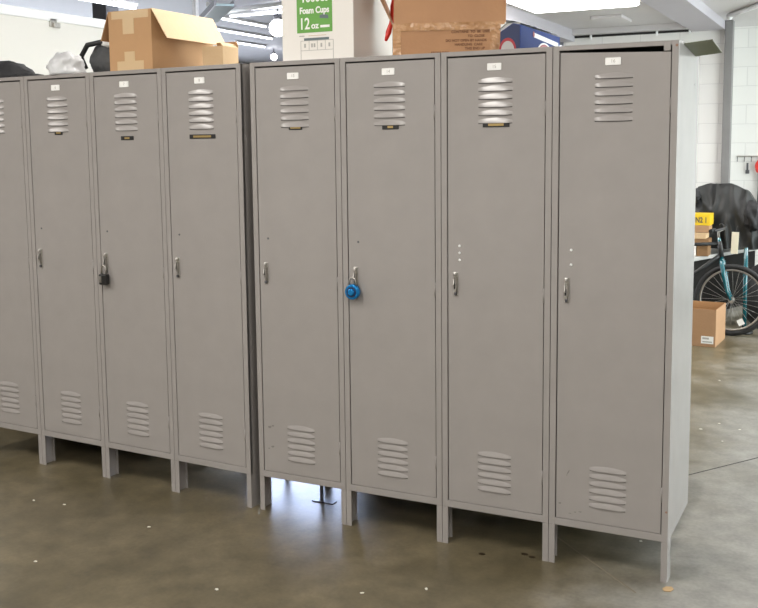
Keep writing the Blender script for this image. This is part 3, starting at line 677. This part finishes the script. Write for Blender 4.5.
def bicycle(label, loc, rz, mat, r=.305, group='bicycles by the low table'):
    """front wheel hub above the origin, frame runs to -x"""
    t = thing('bicycle', label, 'bicycle', loc, rz, group)
    wheel(t, (0, 0, r + .021), r); wheel(t, (-1.02, 0, r + .021), r)
    hz = r + .021
    f = MB()
    for sy in (-.045, .045): f.tube([(0, sy, hz), (-.035, sy, hz + .08), (-.06, sy, hz + .2), (-.085, sy * .9, hz + .33)], [.011, .015, .019, .02], mat, 10)
    f.cyl((-.085, -.05, hz + .33), (-.085, .05, hz + .33), .016, mat); f.tube([(-.085, 0, hz + .33), (-.115, 0, hz + .52)], .016, mat)
    f.build('fork', t)
    mat = M['black']; g = MB()
    g.cyl((-.09, 0, hz + .36), (-.11, 0, hz + .49), .02, mat)
    bb = (-.60, 0, hz - .03); st = (-.72, 0, hz + .43)
    g.tube([(-.11, 0, hz + .47), st], .015, mat); g.tube([(-.095, 0, hz + .38), bb], .018, mat); g.tube([bb, st], .015, mat)
    for sy in (-.055, .055):
        g.tube([(-1.02, sy, hz), (-.62, sy * .6, hz - .03)], .009, mat); g.tube([(-1.02, sy, hz), (-.72, sy * .4, hz + .40)], .008, mat)
    g.cyl((-.60, -.05, hz - .03), (-.60, .05, hz - .03), .022, mat); g.build('frame', t)
    h = MB(); h.tube([(-.115, 0, hz + .50), (-.12, 0, hz + .57), (-.07, 0, hz + .60)], .012, M['chrome'])
    h.tube([(-.12, -.29, hz + .60), (-.08, -.1, hz + .60), (-.07, 0, hz + .60), (-.08, .1, hz + .60), (-.12, .29, hz + .60)], .011, M['black'], 10)
    h.build('handlebar', t)
    for sy in (-1, 1): MB().cyl((-.125, sy * .2, hz + .60), (-.14, sy * .32, hz + .60), .016, M['black']).build('grip', t)
    s = MB(); s.tube([st, (-.745, 0, hz + .53)], .012, M['chrome']); s.build('seat_post', t)
    MB().blob((-.76, 0, hz + .56), (.13, .07, .03), M['black'], 2, .05, 1, None, 0, 3).build('saddle', t)
    k = MB(); k.cyl((-.60, -.075, hz - .03), (-.60, -.07, hz - .03), .085, M['darksteel'], 28)
    k.tube([(-.60, -.08, hz - .03), (-.50, -.085, hz - .17)], .009, M['steel']); k.box((-.54, -.16, hz - .185), (-.45, -.09, hz - .165), M['black'])
    k.build('crank', t)
    k = MB(); a_ = [(-.60, -.072, hz - .03 + .085), (-1.02, -.06, hz + .03)]; b_ = [(-.60, -.072, hz - .03 - .085), (-1.02, -.06, hz - .03)]
    k.tube(a_, .004, M['darksteel'], 5); k.tube(b_, .004, M['darksteel'], 5); k.cyl((-1.02, -.065, hz), (-1.02, -.05, hz), .03, M['darksteel']); k.build('chain', t)
    return t
b1 = bicycle('teal bicycle with a chrome front wheel behind the small open floor box', (1.41, 5.0, 0), 0, M['teal'], .282)
MB().box((-.025, -.035, -.03), (.025, -.028, .02), M['label'], Matrix.Rotation(R(-28), 3, 'Y')).build('reflector', b1, (.08, 0, .13))
tag(MB().box((-.028, -.003, -.09), (.028, .003, .09), M['tagpaper'], bev=.002).tube([(0, 0, .09), (.01, .02, .14)], .001, M['ink'], 4).build('paper_tag', None, (1.43, 4.93, .79), (0, R(2), 0)), 'long cream paper tag hanging from the teal bicycle handlebar', 'tag')
b2 = bicycle('black bicycle parked beyond the teal one, cut off at the right', (2.90, 5.80, 0), R(2), M['black'], .30)
# teal bicycle frame tube right of the fork, built standing on a foot
tag(MB().tube([(1.50, 5.16, .02), (1.495, 5.16, .73)], .018, M['teal']).cyl((1.50, 5.16, 0), (1.50, 5.16, .02), .07, M['black']).build('bicycle_pump'), 'upright teal floor pump right of the teal bicycle fork', 'pump')

tag(MB().blob((1.66, 5.50, .28), (.22, .17, .33), M['blackcloth'], 14, .14, 1.6, .0, .03).build('duffel_bag'), 'black duffel bag standing on the floor behind the bicycle wheel', 'bag')
# open floor box
t = carton('cardboard_box', 'open cardboard box on the floor in front of the bicycle wheel', (1.062, 4.46, .001), .30, .41, .30, M['card'], rz=R(-3))
MB().box((.19, -.0012, .025), (.285, -.0002, .085), M['label']).build('shipping_label', t)
m = MB(); m.box((.20, -.0016, .06), (.25, -.001, .075), M['inkfade']).box((.20, -.0016, .035), (.275, -.001, .045), M['inkfade']).build('label_print', t)

# key rail on the recess wall
t = thing('hook_rail', 'small dark key hook rail on the white wall above the tarpaulin', 'rail', (1.12, 7.595, 1.45))
MB().box((0, -.01, .0), (.34, 0, .014), M['steel'], bev=.002).build('rail', t)
for i in range(5): MB().tube([(.01 + .07 * i, -.01, .005), (.01 + .07 * i, -.015, -.03), (.01 + .07 * i, -.03, -.045), (.01 + .07 * i, -.035, -.03)], .004, M['darksteel'], 6).build('hook', t)
t = thing('key_bunch', 'small dark bunch of keys hanging from the hook rail', 'keys', (1.235, 7.565, 1.40))
MB().tube([(.012 * cos(a), 0, .012 * sin(a)) for a in [2 * pi * k / 12 for k in range(12)]], .002, M['steel'], 5, closed=True).build('key_ring', t)
MB().box((-.012, -.003, -.12), (.010, .003, -.01), M['darksteel'], bev=.002).box((-.02, -.004, -.125), (.02, .004, -.085), M['darksteel'], bev=.003).build('key', t)
tag(MB().blob((1.355, 7.55, 1.35), (.045, .02, .07), M['red'], 3, .15, 2, None).tube([(1.35, 7.56, 1.41), (1.35, 7.56, 1.44)], .003, M['black'], 5).build('red_pouch'), 'small red pouch hanging from the hook rail', 'pouch')
tag(MB().tube([(1.36, 7.56, 1.28), (1.365, 7.56, 1.15), (1.36, 7.56, .95)], .02, M['black'], 8).build('black_strap'), 'black strap hanging on the wall below the red pouch', 'strap')

# floor debris
def chip(x, y, s_, m_, l, g_, nm):
    k = 5 + int(random.random() * 3)
    pts = [(s_ * (.7 + .5 * random.random()) * cos(2 * pi * i / k), s_ * (.5 + .4 * random.random()) * sin(2 * pi * i / k), 0) for i in range(k)]
    o = MB().slab(pts, (0, 0, 1), .002, m_).build(nm, None, (x, y, .0012), (0, 0, random.random() * 3)); return tag(o, l, 'fleck', g_)
random.seed(11)
for x, y in ((1.54, 3.93 - .6), (1.68, 2.25), (1.60, 2.09), (1.80, 2.17), (1.74, 1.9), (-1.02, -.35), (-.85, -.33), (-.32, -.38), (1.0, -.42), (.80, -.55), (1.62, .35), (-.5, -.85), (.3, -.75)):
    chip(x, y, .0085, M['grit'], 'tiny pale fleck lying on the concrete floor', 'pale flecks on the floor', 'paper_fleck')
chip(1.80, -.05, .024, M['chip'], 'tan chip on the floor just right of the end locker leg', None, 'wood_chip')
for x, y in ((1.075, -.04), (1.265, .015), (1.23, .03)):
    o = MB().slab([(.014 * cos(a), .010 * sin(a), 0) for a in [2 * pi * k / 12 for k in range(12)]], (0, 0, 1), .0006, M['stain']).build('oil_spot', None, (x, y, .0008))
    tag(o, 'small dark oil spot on the concrete in front of the near lockers', 'spot', 'dark oil spots')

# ---------------------------------------------------------------- world, camera, view
wd = bpy.data.worlds.new('world'); S.world = wd; wd.use_nodes = True
wd.node_tree.nodes['Background'].inputs[0].default_value = (.5, .55, .65, 1); wd.node_tree.nodes['Background'].inputs[1].default_value = .3

f, pitch, roll, yaw = 985.66, .113, -.0103, .4587
fw = Vector((-sin(yaw) * cos(pitch), cos(yaw) * cos(pitch), -sin(pitch)))
rt = Vector((cos(yaw), sin(yaw), 0)); up = rt.cross(fw)
r2 = cos(roll) * rt + sin(roll) * up; u2 = -sin(roll) * rt + cos(roll) * up
cam = bpy.data.cameras.new('camera'); co = bpy.data.objects.new('camera', cam); COL.objects.link(co)
mt = Matrix((r2, u2, -fw)).transposed().to_4x4(); mt.translation = Vector((2.3993, -3.5931, 1.6302)); co.matrix_world = mt
cam.sensor_width = 36; cam.sensor_fit = 'HORIZONTAL'; cam.lens = f / 758 * 36
cam.shift_x = -3.119 / 758; cam.shift_y = -48.3 / 758
cam.clip_start = .05; cam.clip_end = 100
S.camera = co
S.view_settings.view_transform = 'Standard'; S.view_settings.look = 'None'; S.view_settings.exposure = .25; S.view_settings.gamma = 1
S.view_settings.use_curve_mapping = False
